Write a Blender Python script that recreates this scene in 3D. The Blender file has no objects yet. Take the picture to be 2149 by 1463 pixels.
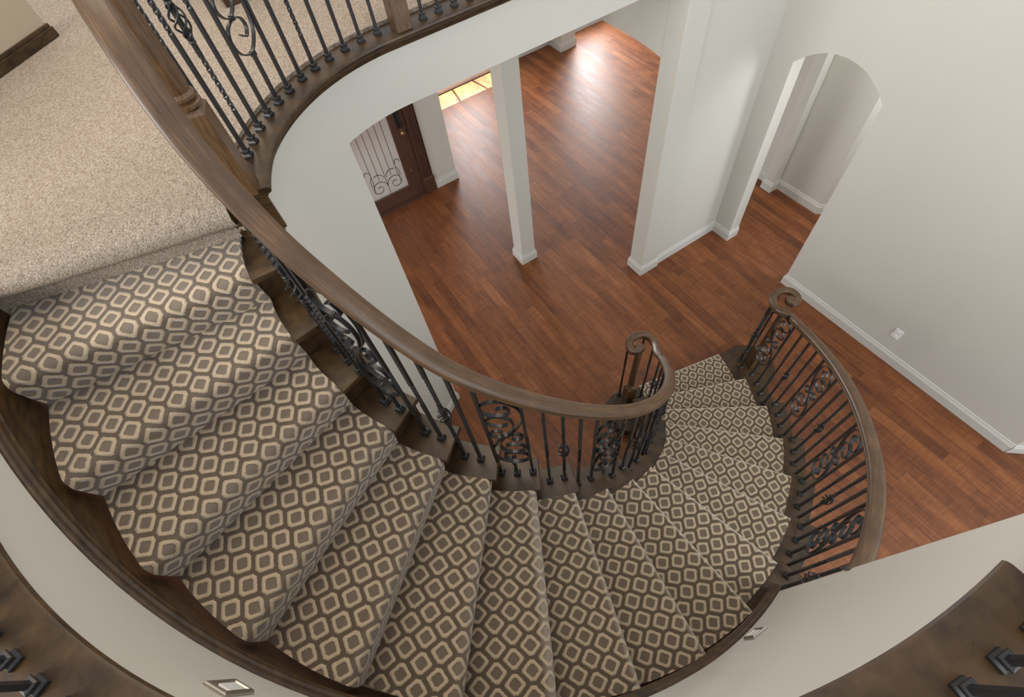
import bpy, bmesh, math, random
from mathutils import Vector, Matrix, noise

random.seed(7)
scene = bpy.context.scene
col = scene.collection
PI = math.pi

# ------------------------------------------------------------------ camera, world, lights
cam_d = bpy.data.cameras.new('camera')
cam = bpy.data.objects.new('camera', cam_d)
col.objects.link(cam)
cam_d.sensor_fit = 'HORIZONTAL'
cam_d.sensor_width = 36.0
cam_d.lens = 17.434
cam_d.clip_start = 0.02
CR = [[-0.5452259905534111, 0.6812680469472759, -0.48846951535760724],
      [-0.8325757003155098, -0.5079943550085445, 0.22081539467073266],
      [-0.09770528373220203, 0.5270821411204302, 0.8441789466947827]]
cam.matrix_world = Matrix.Translation((-1.61012, 0.80703, 4.50033)) @ Matrix(CR).to_4x4()
scene.camera = cam

scene.view_settings.view_transform = 'Standard'
scene.view_settings.look = 'None'
scene.view_settings.exposure = 0.86
scene.view_settings.gamma = 1.0
scene.view_settings.use_curve_mapping = False

world = bpy.data.worlds.new('world')
scene.world = world
world.use_nodes = True
bg = world.node_tree.nodes['Background']
bg.inputs[0].default_value = (0.95, 0.97, 1.0, 1)
bg.inputs[1].default_value = 0.54


def area(name, loc, target, sx, sy, power, color):
    d = bpy.data.lights.new(name, 'AREA')
    d.shape = 'RECTANGLE'
    d.size, d.size_y = sx, sy
    d.energy = power
    d.color = color
    o = bpy.data.objects.new(name, d)
    col.objects.link(o)
    o.location = loc
    o.rotation_euler = (Vector(target) - Vector(loc)).to_track_quat('-Z', 'Y').to_euler()
    return o


area('foyer_high_window_light', (-5.5, -2.2, 5.2), (0.6, -0.8, 1.5), 3.0, 2.2, 85, (0.95, 0.98, 1.0))
area('gallery_fill_light', (-1.2, 5.6, 5.4), (-0.4, -3.2, 1.8), 3.0, 2.0, 200, (1.0, 0.97, 0.92))  # unseen fill added to brighten the right wall from the gallery side
area('upper_hall_lamp_light', (3.1, 0.9, 5.7), (0.6, 1.2, 3.3), 1.6, 1.6, 15, (1.0, 0.84, 0.64))
area('stairwell_fill_light', (0.9, 0.5, 6.3), (-1.1, 1.2, 2.6), 2.4, 2.4, 36, (1.0, 0.83, 0.62))  # unseen warm fill added over the stairwell for the curved stair wall
area('hall_fill_light', (-0.55, -4.1, 2.4), (1.2, -4.3, 1.2), 0.6, 0.6, 12, (1.0, 0.98, 0.95))  # unseen fill added to lift the dark hall behind the arch
area('dining_window_light', (5.95, -5.1, 1.35), (0.0, -4.4, 0.9), 1.0, 2.0, 105, (0.97, 0.98, 1.0))
area('parlour_window_light', (5.95, -2.5, 1.35), (0.0, -2.2, 0.9), 1.1, 2.0, 68, (0.97, 0.98, 1.0))
area('living_window_light', (-5.2, -1.6, 1.5), (0.9, -2.6, 1.0), 2.6, 2.2, 11, (0.80, 0.92, 1.0))
area('entry_fill_light', (2.3, 3.4, 1.6), (1.9, -1.5, 1.2), 1.6, 1.8, 45, (1.0, 0.97, 0.92))  # unseen fill added to brighten the column's left face
sp = bpy.data.lights.new('sun_through_window', 'SPOT')
sp.energy = 22000
sp.spot_size = math.radians(12)
sp.spot_blend = 0.05
sp.shadow_soft_size = 0.02
sp.color = (1.0, 0.93, 0.82)
so = bpy.data.objects.new('sun_through_window', sp)
col.objects.link(so)
so.location = (6.95, -2.5, 8.0)
so.rotation_euler = (Vector((5.70, -2.5, 0.5)) - Vector(so.location)).to_track_quat('-Z', 'Y').to_euler()

# ------------------------------------------------------------------ stair frame
T0 = -1.598617868734129
DT = -0.18632106400743792
H = 0.185
ZF = 18 * H
NS = 18
R_WELL, R_CI, R_CO, R_OUT = 0.914, 1.085, 1.945, 2.103


def th(k):
    return T0 + k * DT


def kof(a):
    return (a - T0) / DT


def er(a):
    return Vector((math.cos(a), math.sin(a), 0))


def et(a):
    return Vector((-math.sin(a), math.cos(a), 0))


def pol(r, k, z=0.0, off=0.0):
    a = th(k)
    return er(a) * r + et(a) * off + Vector((0, 0, z))


def rwall(k):
    if k <= 9.5:
        return 1.993
    if k >= 13:
        return 2.013
    return 1.993 + (k - 9.5) / 3.5 * 0.02


def lerp_table(tab, x):
    if x <= tab[0][0]:
        return tab[0][1:]
    for a, b in zip(tab, tab[1:]):
        if x <= b[0]:
            t = (x - a[0]) / (b[0] - a[0])
            return tuple(p + (q - p) * t for p, q in zip(a[1:], b[1:]))
    return tab[-1][1:]


# ------------------------------------------------------------------ materials
def newmat(name):
    m = bpy.data.materials.new(name)
    m.use_nodes = True
    nt = m.node_tree
    return m, nt, nt.nodes['Principled BSDF']


def node(nt, typ, **kw):
    n = nt.nodes.new(typ)
    for k, v in kw.items():
        if k.startswith('i_'):
            key = k[2:]
            n.inputs[int(key) if key.isdigit() else key].default_value = v
        else:
            setattr(n, k, v)
    return n


def math_n(nt, op, a, b=None, clamp=False):
    n = nt.nodes.new('ShaderNodeMath')
    n.operation = op
    n.use_clamp = clamp
    for i, v in enumerate((a, b)):
        if v is None:
            continue
        if isinstance(v, (int, float)):
            n.inputs[i].default_value = v
        else:
            nt.links.new(v, n.inputs[i])
    return n.outputs[0]


def ramp(nt, fac, stops):
    n = nt.nodes.new('ShaderNodeValToRGB')
    e = n.color_ramp.elements
    while len(e) < len(stops):
        e.new(0.5)
    for el, (p, c) in zip(e, stops):
        el.position = p
        el.color = (*c, 1)
    nt.links.new(fac, n.inputs[0])
    return n.outputs[0]


def mixc(nt, fac, a, b, mode='MIX'):
    n = nt.nodes.new('ShaderNodeMix')
    n.data_type = 'RGBA'
    n.blend_type = mode
    for sock, v in ((0, fac), (6, a), (7, b)):
        if isinstance(v, (int, float)):
            n.inputs[sock].default_value = v
        elif isinstance(v, tuple):
            n.inputs[sock].default_value = (*v, 1)
        else:
            nt.links.new(v, n.inputs[sock])
    return n.outputs[2]


def noise_tex(nt, vec, scale, detail=3, rough=0.5, mapping=None):
    if mapping:
        mp = nt.nodes.new('ShaderNodeMapping')
        mp.inputs['Scale'].default_value = mapping
        nt.links.new(vec, mp.inputs[0])
        vec = mp.outputs[0]
    n = nt.nodes.new('ShaderNodeTexNoise')
    n.inputs['Scale'].default_value = scale
    n.inputs['Detail'].default_value = detail
    n.inputs['Roughness'].default_value = rough
    nt.links.new(vec, n.inputs['Vector'])
    return n.outputs['Fac']


def bump(nt, bsdf, height, strength, dist):
    b = nt.nodes.new('ShaderNodeBump')
    b.inputs['Strength'].default_value = strength
    b.inputs['Distance'].default_value = dist
    nt.links.new(height, b.inputs['Height'])
    nt.links.new(b.outputs[0], bsdf.inputs['Normal'])


def objco(nt):
    return nt.nodes.new('ShaderNodeTexCoord').outputs['Object']


def paint(name, c, rough=0.75, b=0.12):
    m, nt, p = newmat(name)
    co = objco(nt)
    n = noise_tex(nt, co, 130, 3)
    cc = mixc(nt, noise_tex(nt, co, 1.3, 2), tuple(x * 0.97 for x in c), tuple(min(1, x * 1.03) for x in c))
    nt.links.new(cc, p.inputs['Base Color'])
    p.inputs['Roughness'].default_value = rough
    p.inputs['Specular IOR Level'].default_value = 0.25
    bump(nt, p, n, b, 0.004)
    return m


def plain(name, c, rough=0.5, metal=0.0, spec=0.5):
    m, nt, p = newmat(name)
    n = noise_tex(nt, objco(nt), 25, 3)
    nt.links.new(mixc(nt, n, tuple(x * 0.9 for x in c), tuple(min(1, x * 1.1) for x in c)), p.inputs['Base Color'])
    p.inputs['Roughness'].default_value = rough
    p.inputs['Metallic'].default_value = metal
    p.inputs['Specular IOR Level'].default_value = spec
    return m


M_WALL = paint('wall_paint', (0.56, 0.55, 0.505))
M_TAN_SHADED = paint('shaded_hall_paint', (0.40, 0.335, 0.255))  # upper hall wall: tan tone, partly its shade painted into the colour
M_TRIMW = paint('trim_paint', (0.56, 0.56, 0.53), 0.45, 0.02)
M_IRON = plain('wrought_iron', (0.022, 0.022, 0.024), 0.36, 0.35, 0.6)
M_WHITE = plain('white_plastic', (0.8, 0.8, 0.8), 0.35)
M_NICKEL = plain('brushed_nickel', (0.45, 0.42, 0.38), 0.35, 0.9)


def wood(name, dark, light, rough, along=(1.2, 22, 22), scale=1.0, coat=0.25, spec=0.5):
    m, nt, p = newmat(name)
    co = objco(nt)
    g = noise_tex(nt, co, 4 * scale, 5, 0.6, along)
    w = noise_tex(nt, co, 3.0, 3, 0.6)
    f = math_n(nt, 'ADD', math_n(nt, 'MULTIPLY', g, 0.82), math_n(nt, 'MULTIPLY', w, 0.18))
    c = ramp(nt, f, [(0.32, dark), (0.68, light)])
    sp_ = noise_tex(nt, co, 90, 2)
    c = mixc(nt, math_n(nt, 'GREATER_THAN', sp_, 0.74), c, tuple(x * 0.5 for x in dark))
    nt.links.new(c, p.inputs['Base Color'])
    r = math_n(nt, 'ADD', math_n(nt, 'MULTIPLY', w, 0.25), rough - 0.12)
    nt.links.new(r, p.inputs['Roughness'])
    p.inputs['Coat Weight'].default_value = coat
    p.inputs['Specular IOR Level'].default_value = spec
    p.inputs['Coat Roughness'].default_value = 0.25
    bump(nt, p, g, 0.08, 0.003)
    return m


M_RAIL = wood('rail_wood', (0.042, 0.022, 0.009), (0.15, 0.075, 0.028), 0.38, (34, 34, 4), 1.0, 0.3)
M_TREAD = wood('tread_wood', (0.016, 0.0095, 0.0045), (0.075, 0.041, 0.015), 0.38, (3, 3, 10), 1.0, 0.08, 0.36)


def rail_mat():
    m, nt, p = newmat('handrail_wood')
    uv = nt.nodes.new('ShaderNodeUVMap')
    uv.uv_map = 'runner'
    g = noise_tex(nt, uv.outputs[0], 1.0, 6, 0.65, (5, 190, 1))
    w = noise_tex(nt, uv.outputs[0], 1.0, 3, 0.6, (9, 30, 1))
    f = math_n(nt, 'ADD', math_n(nt, 'MULTIPLY', g, 0.62), math_n(nt, 'MULTIPLY', w, 0.38))
    c = ramp(nt, f, [(0.34, (0.042, 0.021, 0.009)), (0.54, (0.088, 0.045, 0.018)), (0.70, (0.19, 0.098, 0.036))])
    nt.links.new(c, p.inputs['Base Color'])
    nt.links.new(math_n(nt, 'ADD', 0.30, math_n(nt, 'MULTIPLY', w, 0.18)), p.inputs['Roughness'])
    p.inputs['Coat Weight'].default_value = 0.25
    p.inputs['Coat Roughness'].default_value = 0.22
    bump(nt, p, g, 0.06, 0.002)
    return m


M_HANDRAIL = rail_mat()
M_DOOR = wood('door_wood', (0.05, 0.022, 0.014), (0.10, 0.045, 0.028), 0.4, (20, 20, 1.5))


def floor_mat():
    m, nt, p = newmat('scraped_plank_floor')
    co = objco(nt)
    s = nt.nodes.new('ShaderNodeSeparateXYZ')
    nt.links.new(co, s.inputs[0])
    W, L = 0.11, 0.95
    yy = math_n(nt, 'DIVIDE', s.outputs[1], W)
    row = math_n(nt, 'FLOOR', yy)
    wn = node(nt, 'ShaderNodeTexWhiteNoise', noise_dimensions='1D')
    nt.links.new(row, wn.inputs['W'])
    xx = math_n(nt, 'ADD', math_n(nt, 'DIVIDE', s.outputs[0], L), math_n(nt, 'MULTIPLY', wn.outputs[0], 7.3))
    cl = math_n(nt, 'FLOOR', xx)
    cb = nt.nodes.new('ShaderNodeCombineXYZ')
    nt.links.new(row, cb.inputs[0])
    nt.links.new(cl, cb.inputs[1])
    w2 = node(nt, 'ShaderNodeTexWhiteNoise', noise_dimensions='2D')
    nt.links.new(cb.outputs[0], w2.inputs['Vector'])
    rnd = w2.outputs[0]
    # offset the grain per plank
    ad = node(nt, 'ShaderNodeVectorMath', operation='ADD')
    sc = node(nt, 'ShaderNodeVectorMath', operation='SCALE')
    nt.links.new(w2.outputs[1], sc.inputs[0])
    sc.inputs['Scale'].default_value = 9.0
    nt.links.new(co, ad.inputs[0])
    nt.links.new(sc.outputs[0], ad.inputs[1])
    v = ad.outputs[0]
    grain = noise_tex(nt, v, 1.0, 6, 0.65, (2.2, 46, 1))
    blot = noise_tex(nt, v, 1.0, 4, 0.6, (2.5, 9, 1))
    chat = noise_tex(nt, v, 1.0, 2, 0.5, (75, 4, 1))
    f = math_n(nt, 'ADD', math_n(nt, 'MULTIPLY', grain, 0.42), math_n(nt, 'MULTIPLY', blot, 0.40))
    f = math_n(nt, 'ADD', f, math_n(nt, 'MULTIPLY', rnd, 0.15))
    f = math_n(nt, 'ADD', f, math_n(nt, 'MULTIPLY', chat, 0.24))
    c = ramp(nt, f, [(0.34, (0.042, 0.013, 0.006)), (0.52, (0.12, 0.037, 0.012)), (0.68, (0.20, 0.067, 0.020)), (0.88, (0.33, 0.13, 0.045))])
    fy = math_n(nt, 'FRACT', yy)
    fx = math_n(nt, 'FRACT', xx)
    ey = math_n(nt, 'LESS_THAN', math_n(nt, 'MINIMUM', fy, math_n(nt, 'SUBTRACT', 1.0, fy)), 0.018)
    ex = math_n(nt, 'LESS_THAN', math_n(nt, 'MINIMUM', fx, math_n(nt, 'SUBTRACT', 1.0, fx)), 0.0016)
    edge = math_n(nt, 'MAXIMUM', ey, ex)
    c = mixc(nt, math_n(nt, 'MULTIPLY', edge, 0.4), c, (0.035, 0.012, 0.006))
    pit = math_n(nt, 'GREATER_THAN', noise_tex(nt, v, 1.0, 3, 0.6, (14, 60, 1)), 0.70)
    c = mixc(nt, math_n(nt, 'MULTIPLY', pit, 0.55), c, (0.04, 0.014, 0.008))
    nt.links.new(c, p.inputs['Base Color'])
    r = math_n(nt, 'ADD', 0.38, math_n(nt, 'MULTIPLY', blot, 0.2))
    nt.links.new(r, p.inputs['Roughness'])
    p.inputs['Specular IOR Level'].default_value = 0.42
    h = math_n(nt, 'ADD', math_n(nt, 'MULTIPLY', grain, 0.6), math_n(nt, 'MULTIPLY', chat, 0.7))
    h = math_n(nt, 'SUBTRACT', h, math_n(nt, 'MULTIPLY', edge, 0.8))
    bump(nt, p, h, 0.22, 0.004)
    return m


M_FLOOR = floor_mat()


def runner_mat():
    m, nt, p = newmat('honeycomb_runner')
    uv = nt.nodes.new('ShaderNodeUVMap')
    uv.uv_map = 'runner'
    # wobble
    nz = nt.nodes.new('ShaderNodeTexNoise')
    nz.inputs['Scale'].default_value = 120
    nt.links.new(uv.outputs[0], nz.inputs['Vector'])
    sb = node(nt, 'ShaderNodeVectorMath', operation='SUBTRACT')
    nt.links.new(nz.outputs['Color'], sb.inputs[0])
    sb.inputs[1].default_value = (0.5, 0.5, 0.5)
    sc = node(nt, 'ShaderNodeVectorMath', operation='SCALE')
    nt.links.new(sb.outputs[0], sc.inputs[0])
    sc.inputs['Scale'].default_value = 0.006
    ad = node(nt, 'ShaderNodeVectorMath', operation='ADD')
    nt.links.new(uv.outputs[0], ad.inputs[0])
    nt.links.new(sc.outputs[0], ad.inputs[1])
    s = nt.nodes.new('ShaderNodeSeparateXYZ')
    nt.links.new(ad.outputs[0], s.inputs[0])
    PU, PV = 0.0900, 0.1500      # spacing along the nosing, and of every second row
    ds, cs = [], []
    for sh in (0.0, 0.5):
        u = math_n(nt, 'ABSOLUTE', math_n(nt, 'SUBTRACT', math_n(nt, 'FRACT', math_n(nt, 'ADD', math_n(nt, 'DIVIDE', s.outputs[0], PU), sh)), 0.5))
        v = math_n(nt, 'ABSOLUTE', math_n(nt, 'SUBTRACT', math_n(nt, 'FRACT', math_n(nt, 'ADD', math_n(nt, 'DIVIDE', s.outputs[1], PV), sh)), 0.5))
        uu, vv = math_n(nt, 'MULTIPLY', u, PU), math_n(nt, 'MULTIPLY', v, PV)
        sm = math_n(nt, 'ADD', uu, vv)
        d1 = math_n(nt, 'MAXIMUM', math_n(nt, 'DIVIDE', sm, 0.0482), math_n(nt, 'MAXIMUM', math_n(nt, 'DIVIDE', uu, 0.0385), math_n(nt, 'DIVIDE', vv, 0.0440)))
        d2 = math_n(nt, 'MAXIMUM', math_n(nt, 'DIVIDE', sm, 0.0280), math_n(nt, 'MAXIMUM', math_n(nt, 'DIVIDE', uu, 0.0228), math_n(nt, 'DIVIDE', vv, 0.0250)))
        ds.append(d1)
        cs.append(d2)
    d = math_n(nt, 'MINIMUM', ds[0], ds[1])
    mx = math_n(nt, 'MINIMUM', cs[0], cs[1])
    ring = math_n(nt, 'MULTIPLY', math_n(nt, 'LESS_THAN', d, 1.0), math_n(nt, 'GREATER_THAN', mx, 1.0))
    core = math_n(nt, 'LESS_THAN', mx, 1.0)
    co = objco(nt)
    fine = noise_tex(nt, uv.outputs[0], 900, 2)
    mid = noise_tex(nt, co, 30, 3)
    rib = nt.nodes.new('ShaderNodeTexWave')
    rib.inputs['Scale'].default_value = 110
    rib.inputs['Distortion'].default_value = 1.5
    nt.links.new(uv.outputs[0], rib.inputs[0])
    bgc = mixc(nt, fine, (0.078, 0.057, 0.041), (0.185, 0.143, 0.105))
    crc = mixc(nt, rib.outputs['Fac'], (0.13, 0.10, 0.076), (0.24, 0.19, 0.145))
    rgc = mixc(nt, fine, (0.43, 0.335, 0.23), (0.63, 0.51, 0.37))
    c = mixc(nt, core, bgc, crc)
    c = mixc(nt, ring, c, rgc)
    c = mixc(nt, math_n(nt, 'MULTIPLY', mid, 0.25), c, (0.30, 0.24, 0.18), 'MULTIPLY')
    # worn pile along the nosing folds, with the lit rim painted in pale
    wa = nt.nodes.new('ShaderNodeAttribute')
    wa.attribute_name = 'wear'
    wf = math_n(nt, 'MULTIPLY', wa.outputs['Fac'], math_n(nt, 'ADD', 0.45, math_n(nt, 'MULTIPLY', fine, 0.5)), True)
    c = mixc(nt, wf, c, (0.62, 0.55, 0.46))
    nt.links.new(c, p.inputs['Base Color'])
    p.inputs['Roughness'].default_value = 0.95
    p.inputs['Specular IOR Level'].default_value = 0.1
    p.inputs['Sheen Weight'].default_value = 0.75
    p.inputs['Sheen Roughness'].default_value = 0.32
    p.inputs['Sheen Tint'].default_value = (1.0, 0.96, 0.9, 1)
    rs = nt.nodes.new('ShaderNodeMapRange')
    rs.interpolation_type = 'SMOOTHSTEP'
    rs.inputs['From Min'].default_value = 0.84
    rs.inputs['From Max'].default_value = 1.08
    rs.inputs['To Min'].default_value = 1.0
    rs.inputs['To Max'].default_value = 0.0
    nt.links.new(d, rs.inputs[0])
    ri = nt.nodes.new('ShaderNodeMapRange')
    ri.interpolation_type = 'SMOOTHSTEP'
    ri.inputs['From Min'].default_value = 0.85
    ri.inputs['From Max'].default_value = 1.18
    nt.links.new(mx, ri.inputs[0])
    hgt = math_n(nt, 'ADD', math_n(nt, 'MULTIPLY', rs.outputs[0], ri.outputs[0]), math_n(nt, 'MULTIPLY', fine, 0.25))
    bump(nt, p, hgt, 0.9, 0.006)
    return m


M_RUN = runner_mat()


def plush_mat():
    m, nt, p = newmat('plush_carpet')
    co = objco(nt)
    f = noise_tex(nt, co, 150, 4, 0.75)
    v = nt.nodes.new('ShaderNodeTexVoronoi')
    v.inputs['Scale'].default_value = 190
    nt.links.new(co, v.inputs['Vector'])
    big = noise_tex(nt, co, 5, 3)
    c = ramp(nt, f, [(0.30, (0.12, 0.085, 0.06)), (0.45, (0.38, 0.305, 0.24)), (0.60, (0.60, 0.52, 0.44)), (0.8, (0.76, 0.70, 0.63))])
    c = mixc(nt, math_n(nt, 'MULTIPLY', big, 0.3), c, (0.36, 0.29, 0.23))
    nt.links.new(c, p.inputs['Base Color'])
    p.inputs['Roughness'].default_value = 1.0
    p.inputs['Specular IOR Level'].default_value = 0.05
    h = math_n(nt, 'SUBTRACT', f, math_n(nt, 'MULTIPLY', v.outputs['Distance'], 0.6))
    bump(nt, p, h, 0.9, 0.012)
    return m


M_PLUSH = plush_mat()


def glass_mat():
    m, nt, p = newmat('rain_glass')
    n = noise_tex(nt, objco(nt), 70, 3)
    p.inputs['Base Color'].default_value = (0.95, 0.96, 0.96, 1)
    p.inputs['Roughness'].default_value = 0.45
    p.inputs['Transmission Weight'].default_value = 0.9
    p.inputs['IOR'].default_value = 1.3
    bump(nt, p, n, 0.5, 0.01)
    return m


M_GLASS = glass_mat()
M_PORCH = plain('porch_stone', (0.62, 0.52, 0.44), 0.8)


# ------------------------------------------------------------------ mesh helpers
class MB:
    def __init__(self):
        self.v, self.f, self.uv, self.wear = [], [], {}, {}

    def add(self, vs, fs):
        o = len(self.v)
        self.v += [Vector(p) for p in vs]
        self.f += [tuple(i + o for i in f) for f in fs]
        return self

    def prism(self, poly, z0, z1):
        n = len(poly)
        vs = [(p[0], p[1], z0) for p in poly] + [(p[0], p[1], z1) for p in poly]
        fs = [tuple(range(n))[::-1], tuple(range(n, 2 * n))]
        fs += [(i, (i + 1) % n, n + (i + 1) % n, n + i) for i in range(n)]
        return self.add(vs, fs)

    def box(self, c0, c1):
        return self.prism([(c0[0], c0[1]), (c1[0], c0[1]), (c1[0], c1[1]), (c0[0], c1[1])], c0[2], c1[2])

    def obox(self, c, ax, ay, az, hx, hy, hz):
        c, ax, ay, az = Vector(c), Vector(ax), Vector(ay), Vector(az)
        vs = []
        for sz in (-1, 1):
            for sx, sy in ((-1, -1), (1, -1), (1, 1), (-1, 1)):
                vs.append(c + ax * hx * sx + ay * hy * sy + az * hz * sz)
        return self.add(vs, [(3, 2, 1, 0), (4, 5, 6, 7), (0, 1, 5, 4), (1, 2, 6, 5), (2, 3, 7, 6), (3, 0, 4, 7)])

    def grid(self, rows, closed_u=False, caps=False):
        n, m = len(rows), len(rows[0])
        vs = [p for r in rows for p in r]
        fs = []
        for i in range(n - 1):
            for j in range(m if closed_u else m - 1):
                a, b = i * m + j, i * m + (j + 1) % m
                fs.append((a, b, b + m, a + m))
        if caps:
            fs.append(tuple(range(m))[::-1])
            fs.append(tuple(range((n - 1) * m, n * m)))
        return self.add(vs, fs)

    def sweep(self, pts, lats, prof, closed=True):
        """profile (lateral, vertical) swept along pts, plumb sections"""
        rows = [[Vector(p) + Vector(l) * u + Vector((0, 0, w)) for u, w in prof] for p, l in zip(pts, lats)]
        return self.grid(rows, closed, closed)

    def tube(self, pts, r, n=8, caps=True):
        pts = [Vector(p) for p in pts]
        rows = []
        up = None
        for i, p in enumerate(pts):
            t = (pts[min(i + 1, len(pts) - 1)] - pts[max(i - 1, 0)]).normalized()
            if up is None:
                up = t.orthogonal().normalized()
            up = (up - t * up.dot(t)).normalized()
            b = t.cross(up)
            rr = r[i] if isinstance(r, (list, tuple)) else r
            rows.append([p + (up * math.cos(2 * PI * j / n) + b * math.sin(2 * PI * j / n)) * rr for j in range(n)])
        return self.grid(rows, True, caps)

    def lathe(self, c, prof, n=20):
        c = Vector(c)
        rows = [[c + Vector((math.cos(2 * PI * j / n) * r, math.sin(2 * PI * j / n) * r, z)) for j in range(n)] for r, z in prof]
        return self.grid(rows, True, True)

    def build(self, name, mat, parent=None, smooth=False, bevel=0.0, tri=False, origin=None, loc=None):
        me = bpy.data.meshes.new(name)
        base = Vector((0, 0, 0))
        if parent is not None:
            pr = parent
            while pr is not None:
                base += Vector(pr.location)
                pr = pr.parent
        own = Vector(origin) if origin is not None else base
        me.from_pydata([tuple(p - own) for p in self.v], [], self.f)
        if self.uv:
            ul = me.uv_layers.new(name='runner')
            for poly in me.polygons:
                for li in poly.loop_indices:
                    ul.data[li].uv = self.uv[me.loops[li].vertex_index]
        if self.wear:
            at = me.attributes.new('wear', 'FLOAT', 'POINT')  # runner nosing: worn pile and painted lit rim together
            for vi, wv in self.wear.items():
                at.data[vi].value = wv
        bm = bmesh.new()
        bm.from_mesh(me)
        bmesh.ops.recalc_face_normals(bm, faces=bm.faces)
        if tri:
            bmesh.ops.triangulate(bm, faces=[f for f in bm.faces if len(f.verts) > 4])
        bm.to_mesh(me)
        bm.free()
        if smooth:
            for p in me.polygons:
                p.use_smooth = True
            if smooth is not True:
                me.set_sharp_from_angle(angle=math.radians(smooth))
        me.materials.append(mat)
        o = bpy.data.objects.new(name, me)
        col.objects.link(o)
        if parent is not None:
            o.parent = parent
        o.location = own - base
        if bevel:
            md = o.modifiers.new('bevel', 'BEVEL')
            md.width = bevel
            md.segments = 2
            md.limit_method = 'ANGLE'
            md.angle_limit = math.radians(40)
        return o


def empty(name, loc):
    o = bpy.data.objects.new(name, None)
    o.empty_display_size = 0.1
    col.objects.link(o)
    o.location = loc
    return o


def tag(o, label, cat, group=None, kind=None):
    o['label'] = label
    o['category'] = cat
    if group:
        o['group'] = group
    if kind:
        o['kind'] = kind
    return o


def struct(o, label=None, cat=None):
    o['kind'] = 'structure'
    if label:
        o['label'] = label
        o['category'] = cat
    return o


def arc_angles(k0, k1, step=0.15):
    n = max(2, int(abs(k1 - k0) / step) + 1)
    return [k0 + (k1 - k0) * i / n for i in range(n + 1)]


def curved_wall(mb, k0, k1, rin, rout, zb, zt, step=0.2):
    """solid curved slab; zb/zt are functions of k"""
    rows = []
    for k in arc_angles(k0, k1, step):
        ri = rin(k) if callable(rin) else rin
        ro = rout(k) if callable(rout) else rout
        b, t = zb(k), zt(k)
        rows.append([pol(ri, k, b), pol(ri, k, t), pol(ro, k, t), pol(ro, k, b)])
    return mb.grid(rows, True, True)


# ================================================================== SETTING
fl = MB().box((-6, -9, -0.1), (9, 6, 0)).build('floor', M_FLOOR)
struct(fl, 'reddish brown hand-scraped plank floor of the lower hall', 'floor')

K78, K257, K0 = kof(math.radians(76.0) - 2 * PI), None, None


def kdeg(d):
    """k for a polar angle in degrees measured on the landing side (0..180)"""
    a = math.radians(d) - 2 * PI
    return (a - T0) / DT


# --- curved wall under the landing and along the well
WR = 0.92
mb = MB()
curved_wall(mb, kdeg(25.9), kdeg(74.6), WR, WR + 0.14, lambda k: 0, lambda k: 2.975)
struct(mb.build('wall_curved', M_WALL, smooth=30))
mb = MB()
curved_wall(mb, kdeg(74.7), 2.6, WR + 0.02, WR + 0.12, lambda k: 0, lambda k: max(0.05, math.ceil(k - 0.30) * H - H - 0.04), 0.1)
struct(mb.build('wall_understair_inner', M_WALL))
mb = MB()
curved_wall(mb, 7.4, 2.6, 1.94, 2.06, lambda k: 0, lambda k: max(0.05, math.ceil(k - 0.30) * H - H - 0.04), 0.1)
struct(mb.build('wall_understair_outer', M_WALL))

# --- landing fascia (curve, then straight) as one band
FB = 2.975


def edge_path(d0, y1, n=28):
    pts, lats = [], []
    for i in range(n + 1):
        a = math.radians(d0 * (1 - i / n))
        pts.append(er(a) * WR)
        lats.append(er(a))
    for y in (-0.4, -0.9, -1.4, y1):
        pts.append(Vector((WR, y, 0)))
        lats.append(Vector((1, 0, 0)))
    return pts, lats


pts, lats = edge_path(74.6, -2.1)
struct(MB().sweep(pts, lats, [(0, FB), (0, 3.30), (0.14, 3.30), (0.14, FB)]).build('wall_fascia', M_WALL, smooth=30))
# trim: wood cap with nosing and cove
prof = [(0.125, 3.30), (0.125, 3.333), (-0.034, 3.333), (-0.043, 3.329), (-0.047, 3.321), (-0.045, 3.312), (-0.036, 3.306),
        (-0.027, 3.305), (-0.027, 3.298), (-0.022, 3.296), (-0.015, 3.289), (-0.011, 3.279), (-0.010, 3.270), (-0.004, 3.268), (-0.002, 3.262), (0.01, 3.262), (0.01, 3.30)]
pts2, lats2 = edge_path(75.4, -2.1)
o = MB().sweep(pts2, lats2, prof).build('trim_landing_edge', M_TREAD, smooth=35)
struct(o, 'dark wood cap and cove moulding along the curved landing edge', 'trim')

# --- landing slab = ceiling of the lower rooms
poly = [tuple((er(math.radians(73.0 * (1 - i / 24))) * (WR + 0.13))[:2]) for i in range(25)]
poly += [(WR + 0.13, -2.1), (0.99, -2.1), (0.99, -9), (5.81, -9), (5.81, -1.14), (3.96, -1.14), (3.96, 5.0), (1.2, 5.0), tuple((er(math.radians(73.0)) * 2.4)[:2])]
struct(MB().prism(poly, FB, 3.30).build('ceiling_lower', M_WALL, tri=True))

# --- header over the wide opening beside the pilaster
mb = MB()
hx = [1.135 + 0.05 * i for i in range(9)] + [1.7, 2.2, 3.0, 4.0, 5.78]
hz = [2.365 + 0.032 * (1 - (1 - min(1, (x - 1.135) / 0.4)) ** 2) for x in hx]
mb.grid([[Vector((x, -2.10, z)), Vector((x, -2.10, FB)), Vector((x, -2.28, FB)), Vector((x, -2.28, z))] for x, z in zip(hx, hz)], True, True)
struct(mb.build('wall_header', M_WALL))

# --- centre wall with its pilaster
mb = MB()
mb.box((0.965, -3.235, 0), (1.135, -2.33, 6.0))
struct(mb.build('wall_center', M_WALL))
struct(MB().box((0.945, -2.33, 0), (1.14, -2.105, 6.0)).build('wall_pilaster', M_WALL, bevel=0.006))

# --- right wall with arched opening
YW = -3.235
AX0, AX1 = -0.075, 0.737


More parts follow.
